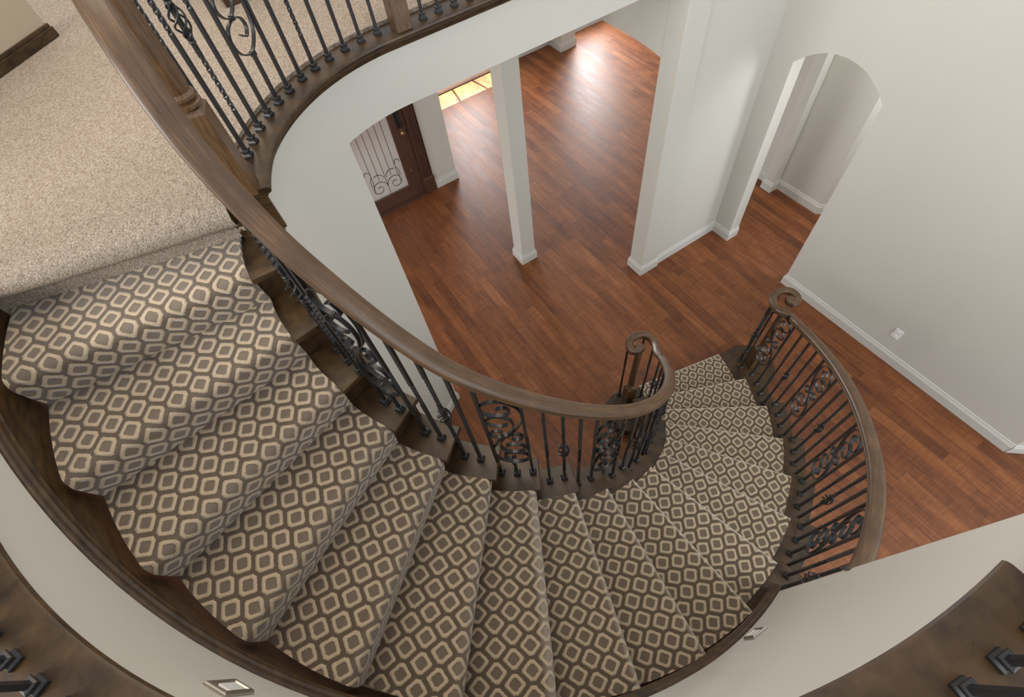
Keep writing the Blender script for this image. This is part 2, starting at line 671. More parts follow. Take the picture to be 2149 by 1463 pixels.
def arch_wall():
    mb = MB()
    ZT, D = 6.0, 0.15
    top = []
    n = 20
    for i in range(n + 1):
        t = i / n
        x = AX0 + (AX1 - AX0) * t
        u = (t - 0.5) * 2
        top.append((x, 2.06 + 0.19 * math.sqrt(max(0, 1 - u * u * 0.999)) ** 1.0 if False else 2.06 + 0.19 * (1 - abs(u) ** 2.2)))
    for y0, y1 in ((YW, YW - D),):
        mb.box((-2.44, y1, 0), (AX0, y0, ZT))
        mb.box((AX1, y1, 0), (0.965, y0, ZT))
        mb.grid([[Vector((x, y0, z)), Vector((x, y0, ZT)), Vector((x, y1, ZT)), Vector((x, y1, z))] for x, z in top], True, True)
    return mb


struct(arch_wall().build('wall_right', M_WALL))
# diagonal return at the end of the right wall
mb = MB()
d1 = Vector((-0.645, -0.764, 0))
n1 = Vector((-0.764, 0.645, 0))
p0 = Vector((-2.44, YW, 0))
mb.add([p0, p0 + d1 * 2.0, p0 + d1 * 2.0 - n1 * 0.1, p0 - n1 * 0.1] + [p + Vector((0, 0, 6)) for p in (p0, p0 + d1 * 2.0, p0 + d1 * 2.0 - n1 * 0.1, p0 - n1 * 0.1)],
       [(0, 1, 2, 3), (4, 5, 6, 7), (0, 1, 5, 4), (1, 2, 6, 5), (2, 3, 7, 6), (3, 0, 4, 7)])
struct(mb.build('wall_diagonal', M_WALL))
# hall behind the arch
mb = MB()
mb.box((0.41, -4.50, 0), (0.99, -4.343, 3.0))
mb.box((0.99, -4.50, 0), (1.105, -4.215, 3.0))
mb.box((1.105, -4.50, 0), (3.2, -4.32, 3.0))
struct(mb.build('wall_hall', M_WALL, bevel=0.004))
mb = MB()
a_, b_ = Vector((0.41, -4.343, 0)), Vector((-0.6, -5.28, 0))
mb.add([a_, b_, b_ + Vector((0.1, -0.1, 0)), a_ + Vector((0.1, -0.1, 0)), a_ + Vector((0, 0, 3)), b_ + Vector((0, 0, 3)), b_ + Vector((0.1, -0.1, 3)), a_ + Vector((0.1, -0.1, 3))],
       [(0, 1, 2, 3), (4, 5, 6, 7), (0, 1, 5, 4), (1, 2, 6, 5), (2, 3, 7, 6), (3, 0, 4, 7)])
struct(mb.build('wall_hall_angled', M_WALL))

# --- free-standing column
o = MB().box((1.915, -1.315, 0), (2.10, -1.135, FB)).build('wall_column', M_WALL, bevel=0.005)
struct(o, 'square painted column standing free on the plank floor', 'column')

# --- door wall, pier and far walls
XD = 3.80
XF = 5.78
mb = MB()
mb.box((XD, -1.295, 0), (XD + 0.16, -0.96, FB))
mb.box((XD, -0.96, 2.15), (XD + 0.16, 0.25, FB))
mb.box((XD, 0.25, 0), (XD + 0.16, 3.5, FB))
mb.box((XD + 0.16, -1.295, 0), (XF, -1.14, FB))
struct(mb.build('wall_door', M_WALL))
mb = MB()
wins = [(-3.05, -1.95), (-5.65, -4.62)]
mb.box((XF, -1.95, 0), (XF + 0.03, -1.3, FB))
mb.box((XF, -4.62, 0), (XF + 0.03, -3.05, FB))
mb.box((XF, -9, 0), (XF + 0.03, -5.65, FB))
for a, b in wins:
    mb.box((XF, a, 0), (XF + 0.03, b, 0.32))
    mb.box((XF, a, 2.3), (XF + 0.03, b, FB))
struct(mb.build('wall_far', M_WALL))
struct(MB().box((5.43, -4.56, 0), (5.78, -4.265, FB)).build('wall_far_pilaster', M_WALL))
for i, (a, b) in enumerate(wins):
    fr = MB()
    fr.box((XF + 0.005, a, 0.32), (XF + 0.03, a + 0.05, 2.3)).box((XF + 0.005, b - 0.05, 0.32), (XF + 0.03, b, 2.3))
    fr.box((XF + 0.005, a + 0.05, 0.32), (XF + 0.03, b - 0.05, 0.37)).box((XF + 0.005, a + 0.05, 2.25), (XF + 0.03, b - 0.05, 2.3))
    for q in (1, 2):
        y = a + (b - a) * q / 3
        fr.box((XF + 0.01, y - 0.012, 0.37), (XF + 0.025, y + 0.012, 2.25))
    struct(fr.build('window_%d' % (i + 1), M_TRIMW))

# --- outer curved stair wall and what is above it
mb = MB()
curved_wall(mb, 7.5, 18.4, rwall, lambda k: 2.14, lambda k: 0, lambda k: 3.30, 0.25)
struct(mb.build('wall_stair', M_WALL, smooth=30))
mb = MB()
curved_wall(mb, 7.5, 8.17, rwall, lambda k: 2.14, lambda k: 3.302, lambda k: 5.6, 0.2)
struct(mb.build('wall_stair_end', M_WALL, smooth=30))
# balcony floor slab and its wood cap
mb = MB()
curved_wall(mb, 8.2, 18.2, lambda k: 2.142, lambda k: 3.3, lambda k: 3.10, lambda k: 3.30, 0.3)
struct(mb.build('floor_balcony', M_WALL))
rows = []
CAPP = [(2.19, 3.302), (2.19, 3.333), (1.968, 3.333), (1.959, 3.329), (1.955, 3.321), (1.958, 3.311), (1.968, 3.306), (1.975, 3.302)]
mb = MB()
mb.grid([[pol(r, k, z) for r, z in CAPP] for k in arc_angles(8.2, 18.3, 0.12)], True, True)
o = mb.build('trim_balcony_edge', M_TREAD, smooth=35)
struct(o, 'dark wood cap around the curved balcony over the stair wall', 'trim')

# --- upper hall wall at the top left and a doorway post further along
mb = MB()
c0 = Vector((2.245, 1.42, 0))
da = Vector((-0.647, 0.762, 0))
db = Vector((0.762, 0.647, 0))


def slab(mb, p, d, n, L, T, z0, z1):
    q = [p, p + d * L, p + d * L + n * T, p + n * T]
    return mb.prism([(v.x, v.y) for v in q], z0, z1)


slab(mb, c0, da, db, 2.4, 0.13, 3.352, 5.8)
struct(mb.build('wall_upper_hall', M_TAN_SHADED))
mb = MB()
slab(mb, c0 - db * 0.016 - da * 0.016, da, db, 2.4, 0.162, 3.352, 3.400)
slab(mb, c0 - db * 0.010 - da * 0.010, da, db, 2.4, 0.150, 3.4, 3.418)
o = mb.build('baseboard_upper_hall', M_TREAD, bevel=0.003)
struct(o)
mb = MB()
mb.box((1.83, 0.36, 3.352), (2.0, 0.55, 5.6))
struct(mb.build('wall_upper_post', M_WALL))
struct(MB().box((1.812, 0.47, 3.352), (2.02, 0.562, 3.43)).build('baseboard_upper_post', M_TREAD, bevel=0.004))
struct(MB().box((1.80, 0.30, 3.352), (2.02, 0.468, 5.4)).build('trim_upper_doorway', M_TRIMW, bevel=0.004))


# --- baseboards (white painted)
def baseboard(name, pts, inward, lab=None):
    """polyline at floor level; inward = side (+1 left of travel)"""
    mb = MB()
    P = [Vector((*p, 0)) for p in pts]
    lat = []
    for i, p in enumerate(P):
        ds = []
        if i > 0:
            ds.append((P[i] - P[i - 1]).normalized())
        if i < len(P) - 1:
            ds.append((P[i + 1] - P[i]).normalized())
        ns = [Vector((-d.y, d.x, 0)) * inward for d in ds]
        n = sum(ns, Vector()).normalized()
        lat.append(n / max(0.3, n.dot(ns[0])))
    prof = [(0.0005, 0.0), (0.016, 0.0), (0.016, 0.092), (0.012, 0.098), (0.012, 0.106), (0.008, 0.112), (0.007, 0.128), (0.0005, 0.132)]
    mb.sweep(P, lat, prof)
    return struct(mb.build(name, M_TRIMW))


baseboard('baseboard_right', [(-2.44, YW), (AX0, YW), (AX0, YW - 0.15)], 1)
baseboard('baseboard_diagonal', [tuple((p0 + d1 * 1.9)[:2]), (-2.44, YW)], -1 if False else 1)
baseboard('baseboard_center', [(AX1, YW - 0.15), (AX1, YW), (0.965, YW), (0.965, -2.33), (0.945, -2.33), (0.945, -2.105), (1.14, -2.105), (1.14, -2.28)], 1)
baseboard('baseboard_column', [(1.99, -1.315), (1.915, -1.315), (1.915, -1.135), (2.10, -1.135), (2.10, -1.315), (1.985, -1.315)], 1)
baseboard('baseboard_door', [(XD, -0.97), (XD, -1.295), (XD + 0.16, -1.295)], -1)
baseboard('baseboard_hall', [(-0.6, -5.28), (0.41, -4.343), (0.99, -4.343), (0.99, -4.215), (1.105, -4.215), (1.105, -4.32), (3.1, -4.32)], 1)
baseboard('baseboard_far', [(XF, -1.35), (XF, -4.265), (5.43, -4.265), (5.43, -4.56), (XF, -4.56), (XF, -8)], -1)
bw = [tuple((er(math.radians(a)) * WR)[:2]) for a in [60 - i * (60 - 25.9) / 16 for i in range(17)]]
eb = Vector((math.cos(math.radians(25.9)), math.sin(math.radians(25.9)), 0))
bw.append(tuple((eb * (WR + 0.14))[:2]))
baseboard('baseboard_curved', bw, -1)

# ------------------------------------------------------------------ front door
door = empty('door_1', (XD, -0.35, 0))
struct(door, 'dark wood front door with scrollwork over textured glass', 'door')
mb = MB()
DY0, DY1 = -0.815, 0.105
mb.box((XD + 0.04, DY0, 0.02), (XD + 0.085, -0.615, 2.1)).box((XD + 0.04, -0.09, 0.02), (XD + 0.085, DY1, 2.1))
mb.box((XD + 0.04, -0.615, 0.02), (XD + 0.085, -0.09, 0.20)).box((XD + 0.04, -0.615, 1.92), (XD + 0.085, -0.09, 2.1))
mb.build('frame', M_DOOR, door, bevel=0.004)
for a, b in ((-0.955, -0.816), (0.106, 0.245)):
    cs_ = MB().box((XD - 0.012, a, 0.24), (XD + 0.06, b, 2.13)).build('casing', M_DOOR, door, bevel=0.002)
    rows = []
    mb = MB()
    sec = [(0.0, a + 0.012)]
    for q in range(5):
        y = a + 0.020 + q * 0.0225
        for g in range(7):
            an = PI * g / 6
            sec.append((-0.011 * math.sin(an), y + 0.010 - 0.010 * math.cos(an)))
    sec.append((0.0, a + 0.134))
    mb.grid([[Vector((XD - 0.012 + x, y, z)) for x, y in sec] for z in (0.25, 2.12)], True, True)
    mb.build('fluting', M_DOOR, cs_, smooth=50)
    rows = [[Vector((XD - x, a - y, z)), Vector((XD - x, b + y, z)), Vector((XD + 0.06, b + y, z)), Vector((XD + 0.06, a - y, z))] for x, y, z in
            ((0.024, 0.006, 0.0005), (0.024, 0.006, 0.196), (0.030, 0.010, 0.20), (0.030, 0.010, 0.222), (0.020, 0.004, 0.228), (0.020, 0.004, 0.24))]
    MB().grid(rows, True, True).build('plinth', M_DOOR, cs_, bevel=0.002)
MB().box((XD - 0.02, -0.97, 2.13), (XD + 0.06, 0.26, 2.27)).build('head_casing', M_DOOR, door, bevel=0.003)
MB().box((XD - 0.05, -0.83, 0.0), (XD + 0.12, 0.12, 0.022)).build('threshold', M_DOOR, door, bevel=0.004)
MB().box((XD + 0.066, -0.614, 0.201), (XD + 0.072, -0.091, 1.919)).build('glass_pane', M_GLASS, door)
mb = MB()
GX = XD + 0.048


def ribbon(mb, pts2, org, ax, nrm, wn, tn):
    """flat bar along 2D points (s, z): wn = width along the panel normal, tn = thickness in plane"""
    P = [org + ax * s + Vector((0, 0, z)) for s, z in pts2]
    rows = []
    for i, p in enumerate(P):
        t = (P[min(i + 1, len(P) - 1)] - P[max(i - 1, 0)])
        if t.length < 1e-9:
            t = Vector((0, 0, 1))
        t.normalize()
        b = t.cross(nrm).normalized()
        rows.append([p + nrm * wn * 0.5 * u + b * tn * 0.5 * w for u, w in ((-1, -1), (1, -1), (1, 1), (-1, 1))])
    return mb.grid(rows, True, True)


def smooth2(pts, n=6):
    out = []
    P = [pts[0]] + list(pts) + [pts[-1]]
    for i in range(1, len(P) - 2):
        p0_, p1_, p2_, p3_ = [Vector((*q, 0)) if len(q) == 2 else Vector(q) for q in P[i - 1:i + 3]]
        for j in range(n):
            t = j / n
            v = 0.5 * ((2 * p1_) + (p2_ - p0_) * t + (2 * p0_ - 5 * p1_ + 4 * p2_ - p3_) * t * t + (3 * p1_ - p0_ - 3 * p2_ + p3_) * t ** 3)
            out.append(tuple(v[:len(pts[0])]))
    out.append(tuple(pts[-1]))
    return out


def spiral(cx, cz, r0, r1, a0, a1, n=26):
    return [(cx + (r0 + (r1 - r0) * i / n) * math.cos(a0 + (a1 - a0) * i / n), cz + (r0 + (r1 - r0) * i / n) * math.sin(a0 + (a1 - a0) * i / n)) for i in range(n + 1)]


gorg = Vector((GX + 0.004, -0.352, 0.20))
gax = Vector((0, -1, 0))
gn = Vector((1, 0, 0))
ribs = []
ribs.append([(0, 0.0), (0, 1.7)])
for s in (-1, 1):
    ribs.append(spiral(s * 0.115, 0.14, 0.115, 0.02, math.radians(180 if s > 0 else 0), math.radians(180 - 500 if s > 0 else 500)))
    ribs.append(spiral(s * 0.105, 0.265, 0.09, 0.075, math.radians(180 if s > 0 else 0), math.radians(60 if s > 0 else 120), 10))
    ribs.append([(s * 0.085, 0.26), (s * 0.085, 1.2)])
    ribs.append(smooth2([(s * 0.19, 0.10), (s * 0.175, 0.25), (s * 0.17, 0.36), (s * 0.17, 1.35)]))
    ribs.append(smooth2([(s * 0.20, 0.20), (s * 0.20, 0.29), (s * 0.17, 0.36), (s * 0.19, 0.43), (s * 0.235, 0.43), (s * 0.24, 0.385)]))
    ribs.append(smooth2([(s * 0.085, 1.02), (s * 0.06, 1.08), (s * 0.01, 1.14), (0, 1.2)]))
    ribs.append(spiral(s * 0.135, 1.22, 0.04, 0.02, math.radians(0 if s > 0 else 180), math.radians(-300 if s > 0 else 480), 16))
for rb in ribs:
    ribbon(mb, rb, gorg, gax, gn, 0.007, 0.0055)
mb.build('iron_grille', M_IRON, door)
mb = MB()
mb.box((XD + 0.028, -0.765, 1.0), (XD + 0.042, -0.70, 1.24))
mb.tube(smooth2([(XD + 0.03, -0.732, 1.02), (XD - 0.02, -0.732, 1.05), (XD - 0.03, -0.732, 1.12), (XD - 0.02, -0.732, 1.2), (XD + 0.03, -0.732, 1.22)]), 0.009, 8)
mb.build('door_handle', M_IRON, door, smooth=40)
MB().tube([(XD + 0.045, -0.744, 0.935), (XD + 0.015, -0.744, 0.935), (XD + 0.005, -0.744, 0.935)], [0.028, 0.026, 0.016], 14).build('deadbolt', plain('aged_brass', (0.45, 0.28, 0.13), 0.35, 0.8), door, smooth=40)
MB().tube([(XD + 0.045, -0.70, 0.43), (XD - 0.01, -0.70, 0.43)], 0.008, 8).build('door_stop', M_NICKEL, door)
# porch outside the glass
struct(MB().box((XD + 0.17, -1.28, 0.0), (XD + 1.6, 2.0, 0.015)).build('floor_porch', M_PORCH))


# ------------------------------------------------------------------ small wall fittings
def plate(name, c, ax, n, w, h, lab, cat, kind):
    o = empty(name, c)
    tag(o, lab, cat)
    c = Vector(c)
    up = Vector((0, 0, 1))
    MB().obox(c + n * 0.003, ax, n, up, w / 2, 0.003, h / 2).build('cover_plate', M_WHITE, o, bevel=0.0015)
    mb = MB()
    if kind == 'outlet':
        for dz in (-0.027, 0.027):
            MB().obox(c + n * 0.0075 + up * dz, ax, n, up, 0.015, 0.0015, 0.015).build('socket', M_WHITE, o, bevel=0.001)
    else:
        for dx in (-0.023, 0.023):
            MB().obox(c + n * 0.008 + ax * dx, ax, n, up, 0.012, 0.002, 0.03).build('rocker', M_WHITE, o, bevel=0.001)
    return o


plate('outlet', (-1.222, YW, 0.358), Vector((1, 0, 0)), Vector((0, 1, 0)), 0.072, 0.116, 'white outlet plate low on the tall grey wall beside the stairs', 'outlet', 'outlet')
plate('light_switch', (XD, -1.065, 1.30), Vector((0, 1, 0)), Vector((-1, 0, 0)), 0.118, 0.118, 'white light switch plate on the wall pier beside the front door', 'switch', 'switch')


def step_light(k, z, lab):
    a = th(k)
    c = er(a) * (rwall(k) - 0.0005) + Vector((0, 0, z))
    n, ax, up = -er(a), et(a), Vector((0, 0, 1))
    o = empty('step_light', c)
    tag(o, lab, 'step light', 'step lights on the stair wall')
    w, h = 0.039, 0.073
    mb = MB()
    ring = lambda u, d: [c + ax * sx * (w - u) + up * sz * (h - u) + n * d for sx, sz in ((-1, -1), (1, -1), (1, 1), (-1, 1))]
    mb.grid([ring(0, 0), ring(0, 0.008), ring(0.004, 0.012), ring(0.012, 0.012), ring(0.015, 0.004)], True)
    mb.build('frame', M_NICKEL, o, bevel=0.001)
    MB().obox(c + n * 0.003, ax, n, up, w - 0.015, 0.002, h - 0.015).build('back_plate', M_NICKEL, o)
    MB().obox(c + n * 0.006 - up * 0.012, ax, n, up, w - 0.018, 0.003, h - 0.034).build('lens', M_WHITE, o)


step_light(13.46, 2.888, 'small rectangular step light on the stair wall beside the upper steps')
step_light(8.45, 1.862, 'small rectangular step light on the pale wall near its end by the lower railing')

# ================================================================== STAIRCASE
stairs = empty('staircase', (0, 0, 0))
tag(stairs, 'curved staircase of dark wood treads winding down to the plank floor', 'staircase')


def tread_poly(k):
    rout = R_OUT if k <= 7 else 1.962
    a, a2 = th(k), th(k + 1)
    E, T = er(a), et(a)
    nose, mid = 0.033, -0.024
    P = [E * R_WELL + T * nose, E * 1.087 + T * nose, E * 1.087 + T * mid]
    if k <= 7:
        P += [E * 1.943 + T * mid, E * 1.943 + T * nose, E * rout + T * nose]
    else:
        P += [E * rout + T * mid]
    n = 6
    P += [er(a + (a2 - a) * i / n) * rout for i in range(1, n + 1)]
    P += [er(a2) * rout - et(a2) * 0.045, er(a2) * R_WELL - et(a2) * 0.045]
    P += [er(a2 + (a - a2) * i / n) * R_WELL for i in range(0, n)]
    return [(p.x, p.y) for p in P]


for k in range(2, NS):
    MB().prism(tread_poly(k), k * H - 0.03, k * H).build('tread', M_TREAD, stairs, bevel=0.005)
for k in range(2, NS + 1):
    ro = 2.085 if k <= 7 else 1.975
    E, T = er(th(k)), et(th(k))
    r_i = 0.94 if k < NS else 1.075
    q = [E * r_i - T * 0.030, E * ro - T * 0.030, E * ro - T * 0.044, E * r_i - T * 0.044]
    MB().prism([(p.x, p.y) for p in q], (k - 1) * H + 0.0005, k * H - (0.031 if k < NS else 0.04)).build('riser', M_TREAD, stairs)
q = [er(th(18)) * r_ + et(th(18)) * t_ for r_, t_ in ((0.898, -0.002), (1.07, -0.002), (1.07, -0.016), (0.898, -0.016))]
MB().prism([(p.x, p.y) for p in q], 17 * H + 0.0005, 3.30).build('end_panel', M_TREAD, stairs)
# curtail step
Ci, Co, ri, ro_ = Vector((-0.335, -0.83, 0)), Vector((-0.64, -2.03, 0)), 0.212, 0.245


def curtail(off=0.0):
    P = []
    for i in range(25):
        a = math.radians(205 + (-20 - 205) * i / 24)
        P.append(Ci + Vector((math.cos(a), math.sin(a), 0)) * (ri - off))
    E, T = er(th(1)), et(th(1))
    P.append(E * 1.06 + T * (0.028 - off))
    P.append(E * 1.93 + T * (0.028 - off))
    for i in range(25):
        a = math.radians(14 + (-180 - 14) * i / 24)
        P.append(Co + Vector((math.cos(a), math.sin(a), 0)) * (ro_ - off))
    P.append(er(th(2)) * 1.95 - et(th(2)) * 0.02)
    P.append(er(th(2)) * 1.05 - et(th(2)) * 0.02)
    return [(p.x, p.y) for p in P]


MB().prism(curtail(), H - 0.03, H).build('curtail_tread', M_TREAD, stairs, bevel=0.005)
MB().prism(curtail(0.035), 0.0005, H - 0.031).build('curtail_base', M_TREAD, stairs)


# skirt board with moulding along the closed wall, stringers on the open sides
def slope(k):
    return k * H


mb = MB()
rows = []
for k in arc_angles(7.42, 18.0, 0.12):
    R = rwall(k) - 0.0008
    z = slope(k)
    rows.append([pol(R, k, z - 0.30), pol(R, k, z + 0.075), pol(R - 0.022, k, z + 0.075), pol(R - 0.022, k, z - 0.30)])
mb.grid(rows, True, True)
mb.build('skirt_board', M_TREAD, stairs, smooth=35)
mb = MB()
rows = []
MP = [(0, 0.055), (-0.030, 0.055), (-0.033, 0.062), (-0.026, 0.070), (-0.024, 0.076), (-0.030, 0.080), (-0.028, 0.088), (-0.018, 0.092), (-0.014, 0.100), (-0.006, 0.106), (0, 0.107)]
for k in arc_angles(7.42, 18.0, 0.12):
    R = rwall(k) - 0.0005
    rows.append([pol(R + u, k, slope(k) + w) for u, w in MP])
mb.grid(rows, True, True)
mb.build('skirt_moulding', M_TREAD, stairs, smooth=30)


def stringer(name, ri, ro, k_end):
    ks = []
    for k in range(2, NS):
        ks += [(k + f, k) for f in (0.0, 0.25, 0.5, 0.75, 0.999) if k + f <= k_end]
    rows = [[pol(ri, q, max(0.001, slope(q) - 0.30)), pol(ri, q, kk * H - 0.031), pol(ro, q, kk * H - 0.031), pol(ro, q, max(0.001, slope(q) - 0.30))] for q, kk in ks]
    MB().grid(rows, True, True).build(name, M_TREAD, stairs)


stringer('inner_stringer', 0.9215, 0.939, 99)
stringer('outer_stringer', 2.061, 2.08, 7.48)

# ================================================================== RUNNER
CT = 0.013       # pile thickness over the wood


def runner():
    mb = MB()
    U = 30

    def put(rows, uvs, wear=None):
        o = len(mb.v)
        mb.grid(rows)
        i = o
        for n_, r in enumerate(uvs):
            for q in r:
                mb.uv[i] = q
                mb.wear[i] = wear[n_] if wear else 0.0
                i += 1

    for k in range(1, NS):
        a, a2 = th(k), th(k + 1)
        E, T = er(a), et(a)
        nose = 0.006 if k >= 2 else 0.034
        R = 0.015 if k < 9 else (0.022 if k < 11 else 0.042)
        z1, z0 = k * H + CT, (k - 1) * H + (CT if k > 1 else 0.002)
        off = nose
        prof = []            # (t offset, z) from riser foot to top of nose
        rec = 0.012 if k < 11 else 0.022
        for i in range(5):
            f = i / 5
            prof.append((off - rec * (1 - f) ** 1.3, z0 + (z1 - R * 1.15 - z0) * f))
        for i in range(9):
            g = PI / 2 * i / 8
            prof.append((off - R + R * math.cos(g), z1 - R * 1.15 + R * 1.15 * math.sin(g)))
        arc = [0]
        for i in range(1, len(prof)):
            arc.append(arc[-1] + math.hypot(prof[i][0] - prof[i - 1][0], prof[i][1] - prof[i - 1][1]))
        ph = random.random() * 0.06
        pv = random.random() * 0.06 + k * 1.7
        tot = arc[-1]
        rows, uvs = [], []
        for (t, z), s in zip(prof, arc):
            rr, uu = [], []
            for j in range(U + 1):
                r = R_CI + ((R_CO if k < 8 else 1.966) - R_CI) * j / U
                rr.append(E * r + T * t + Vector((0, 0, z)))
                uu.append((r + ph, pv - (tot - s)))
            rows.append(rr)
            uvs.append(uu)
        t_end = prof[-1][0]
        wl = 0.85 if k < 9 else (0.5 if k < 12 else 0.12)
        wear = [0.0] * 5 + [0.0, 0.2 * wl, 0.7 * wl, wl, wl, wl, 0.8 * wl, 0.5 * wl, 0.3 * wl]  # worn pile plus the pale lit rim painted along the nosing
        fs_ = [0.018, 0.05, 0.2, 0.35, 0.5, 0.65, 0.8, 1.0]
        for f in fs_:
            rr, uu = [], []
            for j in range(U + 1):
                r = R_CI + ((R_CO if k < 8 else 1.966) - R_CI) * j / U
                p_start = E * r + T * t_end
                aa = a + (a2 - a) * f
                p_arc = er(aa) * r - et(aa) * (0.026 * f)
                p = p_arc + (p_start - E * r) * (1 - f)
                rr.append(p + Vector((0, 0, z1)))
                uu.append((p.dot(E) + ph, pv - (p.dot(T) - t_end)))
            rows.append(rr)
            uvs.append(uu)
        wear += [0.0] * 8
        put(rows, uvs, wear)
        # side edges dropping to the wood
        for side in (0, U):
            top = [r[side] for r in rows]
            ed = [u[side] for u in uvs]
            dr = []
            for i, p in enumerate(top):
                if i < 5:
                    dr.append(p - T * 0.016)
                elif i < len(prof):
                    dr.append(p - Vector((0, 0, 0.012)) - T * 0.006)
                else:
                    dr.append(Vector((p.x, p.y, k * H - 0.001)))
            put([top, dr], [ed, ed])
    return mb


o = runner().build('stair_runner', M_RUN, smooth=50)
tag(o, 'taupe stair runner with cream honeycomb squares covering the winding steps', 'stair carpet')

# ================================================================== LANDING CARPET


def landing_carpet():
    mb = MB()
    zt = 3.350
    a = th(18)
    E, T = er(a), et(a)
    # roll over the top step
    U = 150
    r0, r1 = 1.04, 1.985
    prof = [(-0.31, zt - 0.012), (-0.24, zt - 0.003), (-0.2, zt + 0.001), (-0.12, zt), (-0.06, zt), (-0.02, zt + 0.003)]
    Rr = 0.062
    for i in range(1, 15):
        g = PI / 2 - PI * 0.98 * i / 14
        prof.append((-0.02 + (Rr + 0.018) * math.cos(g), zt - Rr + Rr * math.sin(g)))
    prof += [(0.0, 3.205), (-0.004, 3.18), (-0.006, 3.16)]
    fine = []
    for p, q in zip(prof, prof[1:]):
        n = max(1, int(math.hypot(q[0] - p[0], q[1] - p[1]) / 0.008))
        fine += [(p[0] + (q[0] - p[0]) * i / n, p[1] + (q[1] - p[1]) * i / n) for i in range(n)]
    fine.append(prof[-1])
    rows = []
    for j in range(U + 1):
        r = r0 + (r1 - r0) * j / U
        row = []
        for t, z in fine:
            p = E * r + T * t + Vector((0, 0, z))
            nz = noise.noise(p * 95) * 0.006 + noise.noise(p * 30) * 0.005
            w = min(1.0, max(0.0, (t + 0.20) / 0.08))
            row.append(p + (T * 0.6 + Vector((0, 0, 1))) * nz * w)
        rows.append(row)
    mb.grid(rows)
    fb = MB()
    P = [E * 1.038 - T * 0.205]
    for i in range(1, 49):
        d = 75.5 - 15.5 - 60.0 * i / 48
        P.append(er(math.radians(d)) * 1.036)
    P += [Vector((1.036, -2.1, 0)), Vector((3.95, -2.1, 0)), Vector((3.95, 4.9, 0)), Vector((1.2, 4.9, 0)), E * 2.3 - T * 0.02, E * 1.99 - T * 0.02, E * 1.99 - T * 0.205]
    fb.prism([(p.x, p.y) for p in P], 3.3005, zt)
    return fb, mb


fb, rb_ = landing_carpet()
o = fb.build('plush_carpet', M_PLUSH, tri=True)
tag(o, 'beige plush carpet covering the upper landing and rolled over the top step', 'carpet')
rb_.build('rolled_edge', M_PLUSH, o, smooth=60)

# ================================================================== RAILINGS
RAILP = [(0, 0.0), (0.012, -0.001), (0.022, -0.004), (0.028, -0.011), (0.0295, -0.019), (0.027, -0.026), (0.0245, -0.029), (0.027, -0.034), (0.026, -0.042),
         (0.020, -0.048), (0.017, -0.056), (0, -0.057)]
RAILP = RAILP + [(-u, w) for u, w in RAILP[-2:0:-1]]


def rail_mesh(path, wscale=None):
    P = [Vector(p) for p in path]
    lat = []
    for i in range(len(P)):
        t = P[min(i + 1, len(P) - 1)] - P[max(i - 1, 0)]
        t.z = 0
        t.normalize()
        lat.append(Vector((t.y, -t.x, 0)))
    return P, lat


def baluster_mesh(p, ztop, yaw, twists, w=0.0068):
    """square bar, twisted where asked: twists = [(z0, z1, turns)] as fractions of the height"""
    z0, L = p.z, ztop - p.z
    zs = [0.0]
    marks = []
    for a, b, n in twists:
        marks.append((a * L, b * L, n * 2 * PI))
    rows = []
    cur, ang = 0.0, 0.0

    def ring(z, an):
        return [p + Vector((math.cos(yaw + an + PI / 4 + q * PI / 2) * w * 1.414, math.sin(yaw + an + PI / 4 + q * PI / 2) * w * 1.414, z)) for q in range(4)]

    rows.append(ring(0, 0))
    for a, b, n in marks:
        rows.append(ring(a, ang))
        steps = max(8, int(abs(n) / (PI / 7)))
        for i in range(1, steps + 1):
            rows.append(ring(a + (b - a) * i / steps, ang + n * i / steps))
        ang += n
    rows.append(ring(L, ang))
    return MB().grid(rows, True, True)


def shoe(p, yaw, parent, mat=M_IRON):
    ax, ay, up = Vector((math.cos(yaw), math.sin(yaw), 0)), Vector((-math.sin(yaw), math.cos(yaw), 0)), Vector((0, 0, 1))
    mb = MB()
    q = lambda h, z: [p + ax * h * a + ay * h * b + up * z for a, b in ((-1, -1), (1, -1), (1, 1), (-1, 1))]
    mb.grid([q(0.0165, 0.0005), q(0.0165, 0.010), q(0.012, 0.016), q(0.0115, 0.022), q(0.0145, 0.025), q(0.0145, 0.031), q(0.010, 0.034)], True, True)
    return mb.build('shoe', mat, parent)


def cage(p, z, parent, hh=0.055, r=0.026, curls=True):
    mb = MB()
    for q in range(4):
        pts = []
        for i in range(17):
            t = i / 16
            a = q * PI / 2 + t * PI * 1.5
            rr = 0.006 + (r - 0.006) * math.sin(PI * t) ** 0.8
            pts.append(p + Vector((math.cos(a) * rr, math.sin(a) * rr, z + (t - 0.5) * 2 * hh)))
        mb.tube(pts, 0.0038, 6)
    for s in (-1, 1):
        mb.lathe(p + Vector((0, 0, z + s * (hh + 0.006))), [(0.0095, -0.012), (0.0125, -0.009), (0.0125, -0.004), (0.010, 0), (0.0125, 0.004), (0.0125, 0.009), (0.0095, 0.012)], 10)
    return mb.build('basket', M_IRON, parent, smooth=40)


UP_A = [(0, 0), (0.040, 0.05), (0.066, 0.115), (0.070, 0.17), (0.052, 0.225), (0, 0.262), (-0.05, 0.25), (-0.070, 0.212), (-0.055, 0.176), (-0.012, 0.162), (0.022, 0.172), (0.032, 0.198), (0.012, 0.22), (-0.014, 0.207)]
UP_B = [(0, 0), (0.020, 0.035), (0.034, 0.08), (0.025, 0.128), (-0.012, 0.156), (-0.044, 0.148), (-0.062, 0.12), (-0.048, 0.09), (-0.012, 0.082), (0.014, 0.094)]
UP_C = [(0, 0), (-0.034, -0.012), (-0.060, 0.008), (-0.053, 0.034), (-0.030, 0.040), (-0.016, 0.026), (-0.022, 0.012)]


